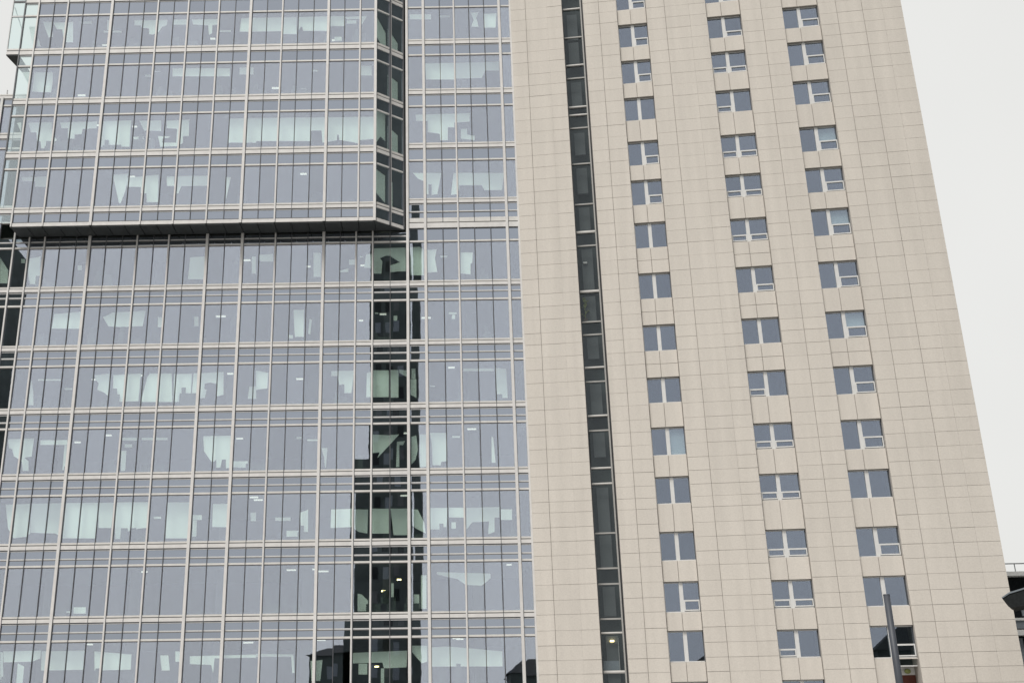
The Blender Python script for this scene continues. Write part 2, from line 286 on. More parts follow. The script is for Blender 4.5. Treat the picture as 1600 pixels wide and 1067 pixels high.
WALL_GLOW_SCREENS = [
    (60.3,[(-1.84,45.92),(-0.47,45.89),(-0.47,45.51),(-1.84,45.55)]),
    (60.85,[(0.11,46.19),(0.74,46.17),(0.74,46.05),(0.1,46.06)]),
    (60.45,[(2.11,46.04),(2.63,46.09),(2.47,45.65),(2.6,44.97),(2.13,44.98),(2.3,45.53)]),
    (60.3,[(2.97,45.84),(3.78,45.86),(3.69,44.77),(2.94,44.79)]),
    (60.45,[(-0.88,42.29),(0.98,42.28),(0.96,41.05),(-0.84,41.09)]),
    (60.85,[(1.0,42.54),(3.85,42.58),(3.83,41.91),(2.95,41.93),(2.73,41.39),(1.02,41.37)]),
    (60.45,[(-1.52,38.54),(1.88,38.58),(1.87,37.98),(0.9,37.94),(0.89,37.59),(0.49,37.6),(0.48,36.68),(0.02,36.69),(-0.02,37.15),(-0.77,37.28),(-0.77,38.09),(-1.48,38.1)]),
    (60.85,[(1.31,37.7),(1.71,37.7),(1.7,37.29),(2.16,37.17),(2.15,36.88),(1.29,37.01)]),
    (60.35,[(-1.7,34.38),(-1.0,34.37),(-1.01,33.81),(-1.4,33.99)]),
    (60.6,[(-0.96,34.51),(0.04,34.48),(-0.23,33.04),(-0.57,32.99),(-0.57,33.72),(-0.77,33.72),(-0.77,33.05),(-0.97,33.06)]),
    (60.6,[(0.79,34.47),(1.98,34.45),(1.96,33.61),(1.12,33.63),(1.06,33.02),(0.61,32.97)]),
    (60.85,[(2.04,34.58),(3.89,34.54),(3.75,33.37),(2.66,33.39),(2.52,33.73),(2.02,33.74)]),
    (60.45,[(-10.96,29.12),(-10.13,29.16),(-10.11,28.68),(-10.89,28.69)]),
    (60.6,[(-7.72,29.26),(-7.28,29.25),(-7.25,27.69),(-7.68,27.7)]),
    (60.6,[(-4.94,29.0),(-4.73,28.99),(-4.73,28.91),(-4.94,28.91)]),
    (60.35,[(-4.54,29.0),(-4.17,29.0),(-4.22,28.1),(-4.65,28.11)]),
    (60.35,[(-5.55,28.65),(-5.21,28.65),(-5.21,28.33),(-5.54,28.34)]),
    (60.45,[(-6.08,28.02),(-5.6,28.12),(-5.6,27.91),(-6.08,27.9)]),
    (60.45,[(-4.11,29.41),(-2.17,29.43),(-2.17,27.9),(-3.09,27.86),(-3.09,28.28),(-2.51,28.48),(-2.99,28.81),(-3.09,28.92),(-3.38,28.92),(-3.72,28.77),(-3.57,28.56),(-3.62,27.77),(-4.1,27.78)]),
    (60.3,[(-1.92,29.36),(-1.34,29.4),(-1.1,29.23),(-1.11,27.55),(-1.88,27.57)]),
    (60.3,[(-0.91,29.18),(-0.32,29.22),(-0.43,28.64),(-0.3,27.75),(-0.92,27.71)]),
    (60.3,[(1.12,28.98),(1.84,28.97),(1.78,28.28),(1.68,28.23),(1.67,27.55),(1.09,27.62)]),
    (60.6,[(-0.09,28.93),(0.3,28.92),(0.3,28.81),(-0.09,28.82)]),
    (60.45,[(-8.8,25.54),(-8.18,25.53),(-8.14,23.85),(-8.66,23.86)]),
    (60.85,[(-7.89,25.11),(-7.74,25.06),(-7.82,24.14),(-7.94,24.2)]),
    (60.85,[(-9.1,24.12),(-8.83,24.11),(-8.83,23.91),(-9.09,23.91)]),
    (60.6,[(-4.0,25.36),(-3.81,25.35),(-3.81,25.27),(-4.0,25.27)]),
    (60.45,[(-2.9,25.07),(-2.69,25.07),(-2.69,24.77),(-2.9,24.77)]),
    (60.35,[(0.33,25.18),(0.81,25.17),(0.8,25.07),(0.33,25.08)]),
    (60.35,[(0.52,25.03),(0.71,25.02),(0.7,24.77),(0.51,24.77)]),
    (60.3,[(-24.84,29.05),(-24.08,29.19),(-23.93,27.4),(-24.51,27.41),(-24.66,27.89)]),
    (60.6,[(-21.88,28.7),(-21.64,28.7),(-21.61,28.38),(-21.85,28.38)]),
    (60.35,[(-25.25,29.08),(-25.01,29.07),(-24.98,28.81),(-25.22,28.81)]),
    (60.6,[(-15.13,29.1),(-14.26,29.14),(-14.17,27.66),(-15.19,27.68)]),
    (60.45,[(-11.4,29.02),(-11.15,29.02),(-11.1,27.91),(-11.35,27.91)]),
    (60.35,[(-22.88,25.49),(-21.27,25.62),(-21.31,24.55),(-22.93,24.58)]),
    (60.45,[(-20.02,25.28),(-19.43,25.57),(-17.52,25.64),(-17.63,24.68),(-18.97,24.65),(-19.64,24.71)]),
    (60.6,[(-16.81,25.28),(-16.57,25.27),(-16.53,24.66),(-16.77,24.67)]),
    (60.85,[(-14.72,25.39),(-14.48,25.38),(-14.44,24.77),(-14.68,24.77)]),
    (60.45,[(-26.58,29.25),(-25.99,28.39),(-25.94,27.55),(-26.38,27.56)]),
    (60.85,[(-24.1,21.5),(-23.96,21.55),(-23.79,20.81),(-23.7,20.08),(-23.99,20.08)]),
    (60.35,[(-23.4,21.48),(-22.09,21.46),(-22.08,21.38),(-23.39,21.4)]),
    (60.45,[(-20.17,21.7),(-19.29,21.79),(-19.26,20.42),(-19.56,20.66),(-19.95,20.82),(-19.89,21.21),(-20.1,21.41)]),
    (60.3,[(-19.05,21.65),(-17.46,21.72),(-17.47,20.05),(-18.95,20.03)]),
    (60.3,[(-17.07,21.5),(-16.94,21.7),(-15.68,21.69),(-15.52,19.97),(-17.33,20.0)]),
    (60.35,[(-15.55,21.67),(-14.52,21.67),(-14.51,19.97),(-15.48,19.99)]),
    (60.45,[(-14.45,21.72),(-12.72,21.77),(-12.65,20.4),(-13.02,20.31),(-13.01,21.04),(-13.44,21.15),(-13.76,21.1),(-13.79,20.81),(-13.65,20.71),(-13.71,20.23),(-14.5,20.19)]),
    (60.85,[(-21.98,21.07),(-21.55,21.07),(-21.54,20.97),(-21.97,20.98)]),
    (60.85,[(-11.26,20.99),(-10.87,20.99),(-10.84,20.25),(-11.32,20.26)]),
    (60.35,[(-24.72,17.94),(-23.25,17.97),(-23.27,16.93),(-23.67,16.85),(-23.42,16.66),(-23.36,16.1),(-23.68,16.1),(-23.79,16.66),(-24.28,16.95),(-24.42,17.37),(-24.61,17.42)]),
    (60.3,[(-22.85,17.85),(-21.33,17.83),(-21.3,17.55),(-22.82,17.57)]),
    (60.45,[(-21.51,17.57),(-21.36,17.57),(-21.35,16.14),(-21.49,16.14)]),
    (60.35,[(-18.24,17.93),(-17.41,17.92),(-17.4,17.76),(-18.22,17.77)]),
    (60.45,[(-17.16,17.94),(-15.69,17.92),(-15.68,17.78),(-17.15,17.8)]),
    (60.6,[(-18.14,17.62),(-17.73,17.61),(-17.71,17.43),(-18.13,17.43)]),
    (60.3,[(-18.2,17.14),(-17.93,17.17),(-17.91,16.0),(-18.15,16.01)]),
    (60.3,[(-13.64,17.94),(-12.04,17.94),(-12.04,16.1),(-12.26,16.06),(-12.29,16.57),(-12.51,16.57),(-12.58,16.11),(-12.81,16.11),(-12.83,16.57),(-13.05,16.39),(-13.54,17.05)]),
    (60.45,[(-11.9,16.5),(-11.08,16.49),(-11.07,16.12),(-11.89,16.13)]),
    (60.3,[(-10.82,21.79),(-10.11,21.63),(-10.12,20.7),(-10.77,20.62)]),
    (60.45,[(-6.49,21.72),(-5.18,21.74),(-5.31,20.38),(-5.72,20.39),(-5.73,20.92),(-6.01,20.88),(-6.11,21.42),(-6.49,21.42)]),
    (60.45,[(-4.44,21.58),(-4.16,21.63),(-4.17,20.12),(-4.47,20.12)]),
    (60.3,[(-4.08,21.68),(-3.17,21.66),(-3.17,20.06),(-4.07,20.07)]),
    (60.45,[(-3.07,21.73),(-2.62,21.72),(-2.62,20.07),(-3.06,20.07)]),
    (60.45,[(-2.57,21.75),(-2.15,21.69),(-2.15,21.3),(-2.57,21.55)]),
    (60.45,[(-1.87,21.79),(-1.64,21.78),(-1.64,21.16),(-1.87,21.17)]),
    (60.35,[(-1.92,21.12),(-1.59,21.11),(-1.6,20.0),(-1.92,20.2)]),
    (60.6,[(1.12,21.8),(2.89,21.77),(2.88,21.61),(1.11,21.64)]),
    (60.85,[(3.0,21.89),(3.6,21.83),(3.63,20.06),(3.03,20.07)]),
    (60.3,[(-0.81,20.69),(-0.53,20.69),(-0.53,20.64),(-0.81,20.65)]),
    (60.45,[(-4.09,17.92),(-3.17,17.86),(-2.58,17.9),(-3.81,16.56),(-3.67,16.89),(-4.08,16.85)]),
    (60.85,[(-2.73,17.58),(-2.27,17.62),(-2.37,17.39),(-2.6,17.39),(-2.6,16.13),(-2.78,16.13)]),
    (60.35,[(-1.89,17.72),(-1.62,17.81),(-1.53,16.97),(-1.67,16.41),(-1.9,16.14)]),
    (60.6,[(-1.44,17.92),(-1.07,17.92),(-1.09,16.05),(-1.45,16.05)]),
    (60.45,[(-0.84,17.97),(0.07,17.95),(0.05,16.32),(-0.23,16.28),(-0.27,16.09),(-0.73,16.1),(-0.76,17.35)]),
    (60.35,[(0.39,17.73),(0.84,17.72),(0.84,17.63),(0.39,17.64)]),
    (60.45,[(2.62,17.68),(2.71,17.67),(2.8,16.18),(2.58,16.19)]),
    (60.6,[(-6.97,17.21),(-6.65,17.22),(-6.7,16.09),(-6.76,16.09),(-6.82,16.65)]),
    (60.85,[(-8.44,17.96),(-8.12,17.95),(-8.12,17.84),(-8.44,17.84)]),
    (60.35,[(-7.77,17.67),(-7.18,17.66),(-7.18,17.57),(-7.77,17.58)]),
    (60.45,[(-24.45,14.23),(-23.12,14.26),(-22.93,12.61),(-23.09,12.43),(-23.79,12.36),(-24.16,12.89)]),
    (60.85,[(-23.23,14.34),(-21.43,14.36),(-21.33,12.48),(-21.66,12.66),(-23.05,12.72)]),
    (60.3,[(-21.1,14.24),(-19.28,14.23),(-19.19,12.26),(-21.04,12.29)]),
    (60.45,[(-19.28,14.26),(-18.44,14.25),(-18.45,12.85),(-19.16,12.86)]),
    (60.3,[(-18.32,14.24),(-16.43,14.22),(-16.46,12.8),(-16.9,12.76),(-17.72,12.55),(-17.73,12.2),(-18.13,12.21)]),
    (60.6,[(-15.53,14.26),(-14.15,14.24),(-14.11,12.24),(-15.44,12.26)]),
    (60.35,[(-13.96,13.48),(-13.47,13.47),(-13.46,13.2),(-13.94,13.21)]),
    (60.45,[(-13.96,13.21),(-13.74,13.21),(-13.73,12.3),(-13.95,12.3)]),
    (60.45,[(-12.91,14.1),(-12.06,14.09),(-12.09,12.8),(-12.88,12.82)]),
    (60.45,[(-16.15,13.44),(-15.75,13.43),(-15.74,13.32),(-16.14,13.32)]),
    (60.85,[(-10.87,13.66),(-10.57,13.66),(-10.55,13.19),(-10.85,13.2)]),
    (60.3,[(-20.06,8.59),(-19.41,8.58),(-19.38,8.25),(-20.03,8.25)]),
    (60.6,[(-20.66,8.42),(-20.31,8.42),(-20.3,8.33),(-20.65,8.34)]),
    (60.35,[(-23.61,6.36),(-21.61,6.37),(-21.6,5.97),(-22.01,5.81),(-23.52,5.79)]),
    (60.6,[(-21.65,6.35),(-19.34,6.36),(-19.25,5.38),(-21.58,5.37)]),
    (60.35,[(-18.75,6.3),(-16.77,6.11),(-16.75,5.34),(-18.66,5.32)]),
    (60.3,[(-23.75,6.32),(-23.6,6.31),(-23.43,4.93),(-23.59,4.93)]),
    (60.3,[(-15.23,6.04),(-14.8,6.04),(-14.67,5.27),(-15.09,5.27)]),
    (60.3,[(-14.44,6.24),(-14.14,6.23),(-14.11,5.7),(-14.4,5.71)]),
    (60.3,[(-13.66,5.98),(-10.16,6.02),(-10.15,5.86),(-12.34,5.85),(-12.38,5.12),(-12.49,5.52),(-13.63,5.58)]),
    (60.35,[(-22.77,5.74),(-22.41,5.57),(-22.4,4.7),(-22.73,4.71)]),
    (60.85,[(-9.49,13.37),(-8.64,13.36),(-8.64,13.18),(-9.48,13.19)]),
    (60.35,[(-8.05,13.52),(-7.61,13.69),(-7.58,12.24),(-7.93,12.29)]),
    (60.85,[(-8.84,12.63),(-8.18,12.62),(-8.17,12.29),(-8.83,12.3)]),
    (60.3,[(-6.33,13.66),(-5.18,13.69),(-5.17,12.68),(-6.04,12.65),(-6.35,12.65)]),
    (60.85,[(-5.14,13.76),(-4.34,13.74),(-4.37,12.41),(-4.86,12.51),(-5.11,12.69)]),
    (60.6,[(-4.14,13.74),(-3.17,13.72),(-3.17,12.35),(-4.13,12.36)]),
    (60.85,[(-3.09,13.77),(-2.16,13.76),(-2.17,12.29),(-2.92,12.3)]),
    (60.35,[(-1.88,13.61),(-1.57,13.6),(-1.22,12.89),(-1.14,12.28),(-1.66,12.55),(-1.88,12.73)]),
    (60.45,[(-0.87,13.7),(0.06,13.69),(-0.0,12.5),(-0.92,12.51)]),
    (60.3,[(0.15,13.67),(0.98,13.65),(0.97,13.11),(0.14,13.13)]),
    (60.3,[(0.27,12.86),(0.51,12.86),(0.51,12.51),(0.26,12.51)]),
    (60.85,[(1.13,13.75),(2.95,13.77),(2.93,13.19),(2.66,13.19),(2.64,12.4),(2.28,12.27),(2.35,12.98),(1.42,12.95),(1.1,12.55)]),
    (60.45,[(3.01,13.56),(3.62,13.55),(3.6,12.97),(2.99,12.98)]),
    (60.6,[(-4.85,9.14),(-4.63,9.09),(-4.28,8.75),(-4.32,8.2),(-4.84,8.21)]),
    (60.35,[(-3.02,9.63),(-2.89,9.63),(-2.89,8.2),(-3.02,8.2)]),
    (60.6,[(-0.56,10.23),(2.34,10.1),(2.33,9.85),(1.85,9.47),(0.99,9.52),(0.56,9.83),(-0.56,10.1)]),
    (60.35,[(-1.82,9.02),(-1.52,9.02),(-1.52,8.26),(-1.82,8.27)]),
    (60.35,[(-1.42,10.04),(-1.12,10.03),(-1.14,8.26),(-1.44,8.26)]),
    (60.6,[(-10.21,6.08),(-8.21,6.02),(-8.14,5.08),(-8.26,5.08),(-8.33,5.9),(-10.2,5.92)]),
    (60.6,[(-5.07,6.06),(-2.18,6.14),(-2.23,5.29),(-3.41,5.26),(-3.5,5.55),(-5.06,5.53)]),
    (60.6,[(-4.76,5.51),(-4.3,5.5),(-4.3,4.95),(-4.76,4.96)]),
    (60.3,[(-7.27,5.66),(-6.64,5.69),(-6.74,4.65),(-7.2,4.65)]),
    (60.35,[(-1.92,6.37),(-1.12,6.36),(-1.13,5.54),(-1.42,5.47),(-1.92,6.04)]),
    (60.6,[(-3.58,5.25),(-3.41,5.25),(-3.41,4.48),(-3.58,4.48)]),
    (60.6,[(-0.95,6.29),(0.02,6.32),(2.85,6.04),(2.83,5.27),(-0.96,5.31)]),
]

# ================================================================== glass office building
OFF = thing('office_building', 'glass office block with white mullion grid and a boxy glazed bay above its lower floors', 'office building', (-10, 60, 0))
G = Frame(0, 60.0, 0); P = Frame(0, 58.7, 0)
TOP = 52.0
# thin = dark gasket joint, med = slim white fin, big = broad white fin
GX = [(-32.3, 't'), (-31.3, 'm'), (-30.4, 't'), (-29.4, 'm'), (-28.45, 't'), (-27.5, 'b'), (-26.55, 't'), (-25.62, 'm'), (-24.70, 'm'), (-23.77, 'm'), (-22.87, 't'), (-21.89, 't'), (-21.06, 'b'), (-20.09, 't'), (-19.12, 't'),
      (-18.21, 'm'), (-17.24, 't'), (-16.31, 'm'), (-15.35, 't'), (-14.00, 'b'), (-12.97, 't'), (-11.90, 'b'), (-10.89, 't'),
      (-9.92, 'm'), (-8.97, 't'), (-8.00, 't'), (-7.03, 'b'), (-6.06, 't'), (-5.10, 'm'), (-4.11, 'm'), (-3.08, 't'), (-2.03, 'b'),
      (-0.97, 'b'), (0.08, 't'), (1.00, 'm'), (1.97, 't'), (2.94, 't'), (3.92, 'b'), (4.66, 'e')]
PX_ = [(-25.38, 'm'), (-24.42, 't'), (-23.52, 'm'), (-22.54, 't'), (-21.56, 't'), (-20.68, 'b'), (-19.65, 't'), (-18.67, 't'), (-17.76, 'm'),
       (-16.76, 't'), (-15.82, 'm'), (-14.83, 't'), (-13.86, 'm'), (-12.84, 't'), (-11.83, 'b'), (-10.82, 't'), (-9.82, 'm'),
       (-8.84, 't'), (-7.85, 't'), (-6.90, 'b'), (-5.90, 't'), (-4.90, 'm'), (-3.92, 'e')]
def mullion(fr, s, ty, z0, z1):
    if ty == 't': boxes('mullion', fr, [(s-.016, s+.016, -.066, .10, z0, z1, 'gasket')], OFF)
    elif ty == 'm': boxes('mullion', fr, [(s-.055, s+.030, -.09, .10, z0, z1, 'white'), (s+.031, s+.060, -.07, .10, z0, z1, 'gasket')], OFF)
    elif ty == 'b': boxes('mullion', fr, [(s-.09, s+.065, -.12, .12, z0, z1, 'white'), (s+.066, s+.095, -.07, .10, z0, z1, 'gasket')], OFF)
    elif ty == 'e': boxes('mullion', fr, [(s-.10, s+.06, -.10, .12, z0, z1, 'white')], OFF)
def band(fr, s0, s1, zt, zb):
    h = zt-zb
    boxes('floor_band', fr, [(s0, s1, -.05, .10, zt-.28*h, zt, 'cream'), (s0, s1, -.01, .10, zt-.42*h, zt-.282*h, 'groove'),
                             (s0, s1, -.06, .10, zb, zt-.422*h, 'white'), (s0, s1, -.015, .10, zb-.05, zb-.002, 'gasket'), (s0, s1, -.02, .10, zb-.095, zb-.052, 'bar')], OFF)
def transom(fr, s0, s1, z, h=.105, name='transom', ma='cream', pr=-.035):
    boxes(name, fr, [(s0, s1, pr, .08, z-h/2, z+h/2, ma), (s0, s1, -.008, .08, z-h/2-.045, z-h/2-.001, 'groove')], OFF)
def panes(fr, xs, z0, z1, name, ma, inset=.03):
    for a, b in zip(xs[:-1], xs[1:]):
        box(name, fr, a[0]+inset, b[0]-inset, 0.0, .03, z0, z1, ma, OFF, tilt=.0022)
# --- main wall: (band top, band bottom), then fainter bar, transom below it
LOW = [((30.38, 30.30), 29.98, 29.60), ((27.07, 26.74), 26.38, 25.86), ((23.40, 23.08), 22.62, 22.12), ((19.63, 19.29), 18.80, 18.42),
       ((15.83, 15.48), 15.02, 14.59), ((11.97, 11.61), 11.10, 10.72), ((8.08, 7.74), 7.24, 6.80), ((4.26, 3.9), 3.4, 2.95), ((0.45, 0.0), None, None)]
left = [g for g in GX if g[0] <= -2.0]; right = [g for g in GX if g[0] >= -2.1]
XL, XR = left[0][0], -2.03
for i, ((zt, zb), f, c) in enumerate(LOW[:-1]):
    nz = LOW[i+1][0][0]
    for xs, s0, s1 in ((left, XL, -2.03), (right, -2.03, 4.66)):
        if i == 0 and xs is right: continue
        if i: band(G, s0, s1, zt, zb)
        transom(G, s0, s1, f, .07, 'glazing_bar', 'bar', -.012); transom(G, s0, s1, c)
        panes(G, xs, c, zb-.10, 'spandrel_panel', 'spandrel'); panes(G, xs, nz, c, 'window_pane', 'glass')
HI = [((50.9, 50.5), 49.8), ((47.35, 46.98), 46.19), ((43.76, 43.38), 42.59), ((40.09, 39.71), 38.86), ((36.24, 35.88), 35.05), ((32.44, 32.12), 31.55)]
for i, ((zt, zb), c) in enumerate(HI):
    band(G, -2.03, 4.66, zt, zb)
    if i < 5:
        transom(G, -2.03, 4.66, c); panes(G, right, c, zb-.10, 'spandrel_panel', 'spandrel'); panes(G, right, HI[i+1][0][0], c, 'window_pane', 'glass')
transom(G, -2.03, 4.66, 31.55, .08, 'glazing_bar', 'bar'); panes(G, right, 31.10, 32.05, 'spandrel_panel', 'spandrel')
boxes('floor_band', G, [(-2.03, 4.66, -.05, .10, 30.85, 31.12, 'cream'), (-2.03, 4.66, -.02, .10, 30.78, 30.848, 'groove'), (-2.03, 4.66, -.07, .10, 30.46, 30.778, 'white'), (-2.03, 4.66, -.015, .10, 30.38, 30.458, 'gasket')], OFF)
transom(G, -2.03, 4.66, 29.60); panes(G, right, 29.60, 30.38, 'spandrel_panel', 'spandrel'); panes(G, right, 27.07, 29.60, 'window_pane', 'glass')
for s, ty in left[:-1]: mullion(G, s, ty, 0, 30.36 if s > -25.5 else 40.0)
for s, ty in right: mullion(G, s, ty, 0, TOP)
# --- low roofed wing seen past the bay's left end
wing = [g for g in GX if g[0] < -25.0]; w1 = -25.62
for zt, zb in ((40.26, 39.95), (37.49, 37.08), (32.43, 32.05)): band(G, XL, w1, zt, zb)
for c in (39.45, 36.40, 31.30): transom(G, XL, w1, c)
for a, b, nm, ma in ((39.45, 39.88, 'spandrel_panel', 'spandrel'), (37.49, 39.45, 'window_pane', 'glass'), (36.40, 37.0, 'spandrel_panel', 'spandrel'), (32.43, 36.4, 'window_pane', 'glass'),
                     (31.30, 31.97, 'spandrel_panel', 'spandrel'), (30.38, 31.30, 'window_pane', 'glass')): panes(G, wing[:-1], a, b, nm, ma)
boxes('roof_edge', G, [(XL, -25.45, .12, 9, 39.9, 40.2, 'groove')], OFF)
boxes('roof_aerial', G, [(-27.62, -27.56, .6, .66, 40.2, 41.0, 'bar')], OFF)
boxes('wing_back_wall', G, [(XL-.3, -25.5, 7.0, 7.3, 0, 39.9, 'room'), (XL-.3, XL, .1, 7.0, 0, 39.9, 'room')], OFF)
# --- the bay
BAY = [((50.2, 49.8), 49.0), ((46.55, 46.15), 45.17), ((42.71, 42.27), 41.45), ((39.11, 38.70), 37.90), ((35.41, 34.98), 34.22), ((31.63, 31.27), None)]
for i, ((zt, zb), c) in enumerate(BAY):
    band(P, -26.27, -3.90, zt, zb)
    if c:
        transom(P, -26.27, -3.90, c)
        panes(P, PX_, c, zb-.10, 'bay_spandrel_panel', 'spandrel'); panes(P, PX_, BAY[i+1][0][0], c, 'bay_window_pane', 'glass')
panes(P, PX_, 30.66, 31.20, 'bay_spandrel_panel', 'spandrel')
boxes('bay_base_trim', P, [(-25.42, -3.90, -.03, .10, 30.60, 30.67, 'gasket'), (-25.42, -3.90, -.07, .10, 30.38, 30.598, 'white')], OFF)
for s, ty in PX_: mullion(P, s, ty, 30.38, TOP)
# glazed return at 39 degrees between bay and wall
C0, C1 = Vector((-3.90, 58.70, 0)), Vector((-2.28, 59.98, 0))
CH = Frame(C0.x, C0.y, math.atan2(C1.y-C0.y, C1.x-C0.x)); cl_ = (C1-C0).length
cx = [(0.04, 't'), (cl_*.5, 't'), (cl_-.03, 't')]
for i, ((zt, zb), c) in enumerate(BAY):
    boxes('floor_band', CH, [(0.07, cl_, -.05, .10, zt-.14, zt, 'cream'), (0.07, cl_, -.02, .10, zt-.2, zt-.142, 'gasket'), (0.07, cl_, -.05, .10, zb, zt-.202, 'white')], OFF)
    if c:
        boxes('transom', CH, [(0.07, cl_, -.03, .08, c-.05, c+.05, 'white')], OFF)
        panes(CH, cx, c, zb, 'bay_spandrel_panel', 'spandrel'); panes(CH, cx, BAY[i+1][0][0], c, 'bay_window_pane', 'glass')
panes(CH, cx, 30.66, 31.27, 'bay_spandrel_panel', 'spandrel')
boxes('bay_base_trim', CH, [(0.07, cl_, -.05, .10, 30.38, 30.598, 'white')], OFF)
for pts in ([(.15,38.2),(.95,38.0),(.95,36.2),(.6,36.4),(.15,35.6)], [(1.15,37.3),(1.9,36.9),(1.9,35.6),(1.15,35.5)], [(.15,34.1),(.95,33.8),(.95,32.0),(.15,32.6)], [(1.2,33.6),(1.5,33.5),(1.5,31.8),(1.2,31.8)],
            [(1.15,41.0),(1.9,40.7),(1.9,39.3),(1.15,39.5)], [(.3,44.9),(.95,44.0),(1.0,42.9),(.7,42.9),(.2,43.6)], [(1.15,44.4),(1.9,43.6),(1.9,42.8),(1.15,43.2)]):
    prism('glow_screen', [CH.p(s, .35, z) for s, z in pts], CH.n*.03, 'glow', OFF)
boxes('mullion', CH, [(cl_*.5-.05, cl_*.5+.05, -.09, .1, 30.38, TOP, 'gasket'), (cl_*.5+.051, cl_*.5+.11, -.06, .1, 30.38, TOP, 'white')], OFF)
boxes('mullion', CH, [(cl_-.04, cl_+.05, -.06, .1, 30.38, TOP, 'gasket')], OFF)
# soffit panels
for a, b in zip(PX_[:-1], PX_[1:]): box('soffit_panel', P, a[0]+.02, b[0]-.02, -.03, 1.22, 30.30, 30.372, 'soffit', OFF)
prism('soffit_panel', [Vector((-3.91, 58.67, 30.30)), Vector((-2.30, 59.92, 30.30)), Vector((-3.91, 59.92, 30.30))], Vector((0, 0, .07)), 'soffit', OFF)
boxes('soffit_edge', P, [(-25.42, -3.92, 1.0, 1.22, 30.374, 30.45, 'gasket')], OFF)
# glass screen one module past the bay's left end, and the corner balcony above it
SC = [(-26.27, 't'), (-25.38, 'm')]
for i, ((zt, zb), c) in enumerate(BAY[1:5]):
    panes(P, SC, c, zb-.10, 'screen_pane', 'clear'); panes(P, SC, BAY[i+2][0][0], c, 'screen_pane', 'clear')
panes(P, SC, 30.66, 31.2, 'screen_pane', 'clear')
boxes('mullion', P, [(-26.31, -26.24, -.07, .08, 30.5, TOP, 'gasket')], OFF)
zb0 = 42.24
prism('balcony_soffit', [Vector((-27.08, 58.66, zb0)), Vector((-26.27, 58.66, zb0)), Vector((-26.27, 61.6, zb0)), Vector((-26.72, 60.7, zb0))], Vector((0, 0, .06)), 'soffit', OFF)
boxes('balcony_edge', P, [(-27.08, -26.27, -.06, .08, 42.31, 42.50, 'white'), (-27.08, -26.27, -.03, .08, 42.52, 42.60, 'bar'), (-27.08, -26.27, -.06, .08, 42.61, 42.72, 'white')], OFF)
boxes('balcony_frame', P, [(-27.10, -27.05, -.04, .06, 42.72, TOP, 'bar'), (-27.05, -26.3, -.03, .05, 45.1, 45.2, 'bar'), (-27.05, -26.3, -.03, .05, 46.2, 46.34, 'gasket')], OFF)
box('screen_pane', P, -27.05, -26.31, 0, .03, 42.74, 45.1, 'clear', OFF); box('screen_pane', P, -27.05, -26.31, 0, .03, 45.22, 46.2, 'clear', OFF); box('screen_pane', P, -27.05, -26.31, 0, .03, 46.36, 49, 'clear', OFF)
prism('balcony_brace', [Vector((-27.05, 58.82, 45.95)), Vector((-26.99, 58.82, 45.95)), Vector((-26.30, 58.82, 44.15)), Vector((-26.36, 58.82, 44.15))], Vector((0, .05, 0)), 'bar', OFF)
# --- inside: slabs, dim back walls
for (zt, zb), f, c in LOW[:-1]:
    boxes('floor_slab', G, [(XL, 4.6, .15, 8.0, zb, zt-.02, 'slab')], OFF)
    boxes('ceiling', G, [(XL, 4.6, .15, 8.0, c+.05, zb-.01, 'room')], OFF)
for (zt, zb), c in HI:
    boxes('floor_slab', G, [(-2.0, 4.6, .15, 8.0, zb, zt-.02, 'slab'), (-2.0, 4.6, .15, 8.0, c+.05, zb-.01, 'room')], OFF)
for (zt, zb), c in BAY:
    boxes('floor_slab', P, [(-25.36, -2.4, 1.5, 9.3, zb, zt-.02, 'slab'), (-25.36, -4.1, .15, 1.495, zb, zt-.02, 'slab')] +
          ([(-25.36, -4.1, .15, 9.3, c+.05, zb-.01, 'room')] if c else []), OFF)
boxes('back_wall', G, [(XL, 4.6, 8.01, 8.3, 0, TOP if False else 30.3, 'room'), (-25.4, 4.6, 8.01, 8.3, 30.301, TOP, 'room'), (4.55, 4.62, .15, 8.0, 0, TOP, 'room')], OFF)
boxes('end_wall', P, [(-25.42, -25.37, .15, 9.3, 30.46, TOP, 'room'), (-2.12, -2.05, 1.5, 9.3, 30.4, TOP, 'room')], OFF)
boxes('roof', P, [(-25.42, 4.62, .1, 14, TOP, TOP+.4, 'groove')], OFF)
random.seed(11)
for x in (-22.5, -17.7, -12.9, -8.1, -3.6, 1.4):
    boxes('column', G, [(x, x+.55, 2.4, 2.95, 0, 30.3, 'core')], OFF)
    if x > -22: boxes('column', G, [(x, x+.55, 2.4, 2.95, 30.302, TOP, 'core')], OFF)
# --- pale screens just behind the glass, their added glow standing for bright interiors
for L in (BAY_GLOW_SCREENS, WALL_GLOW_SCREENS):
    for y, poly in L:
        prism('glow_screen', [Vector((x, y, z)) for x, z in poly], Vector((0, .03, 0)), 'glow', OFF)
# --- low cabinets and screens against the panes
random.seed(31)
for fr, xa, xb, lev, n, o in ((G, -24.5, 3.6, [l[0][0] for l in LOW[1:-1]], 7, .16), (P, -25, -5, [l[0][0] for l in BAY[1:5]], 7, .16)):
    for zf in lev:
        for k_ in range(n):
            x = random.uniform(xa, xb); wd_ = random.choice((.35, .5, .8, 1.1)); hh = random.choice((.25, .45, .45, .8))
            boxes('cabinet', fr, [(x, x+wd_, o, o+.1, zf+.01, zf+hh, 'room')] + ([(x+.1, x+.32, o, o+.08, zf+hh+.002, zf+hh+.35, 'room')] if wd_ > .45 else []), OFF)
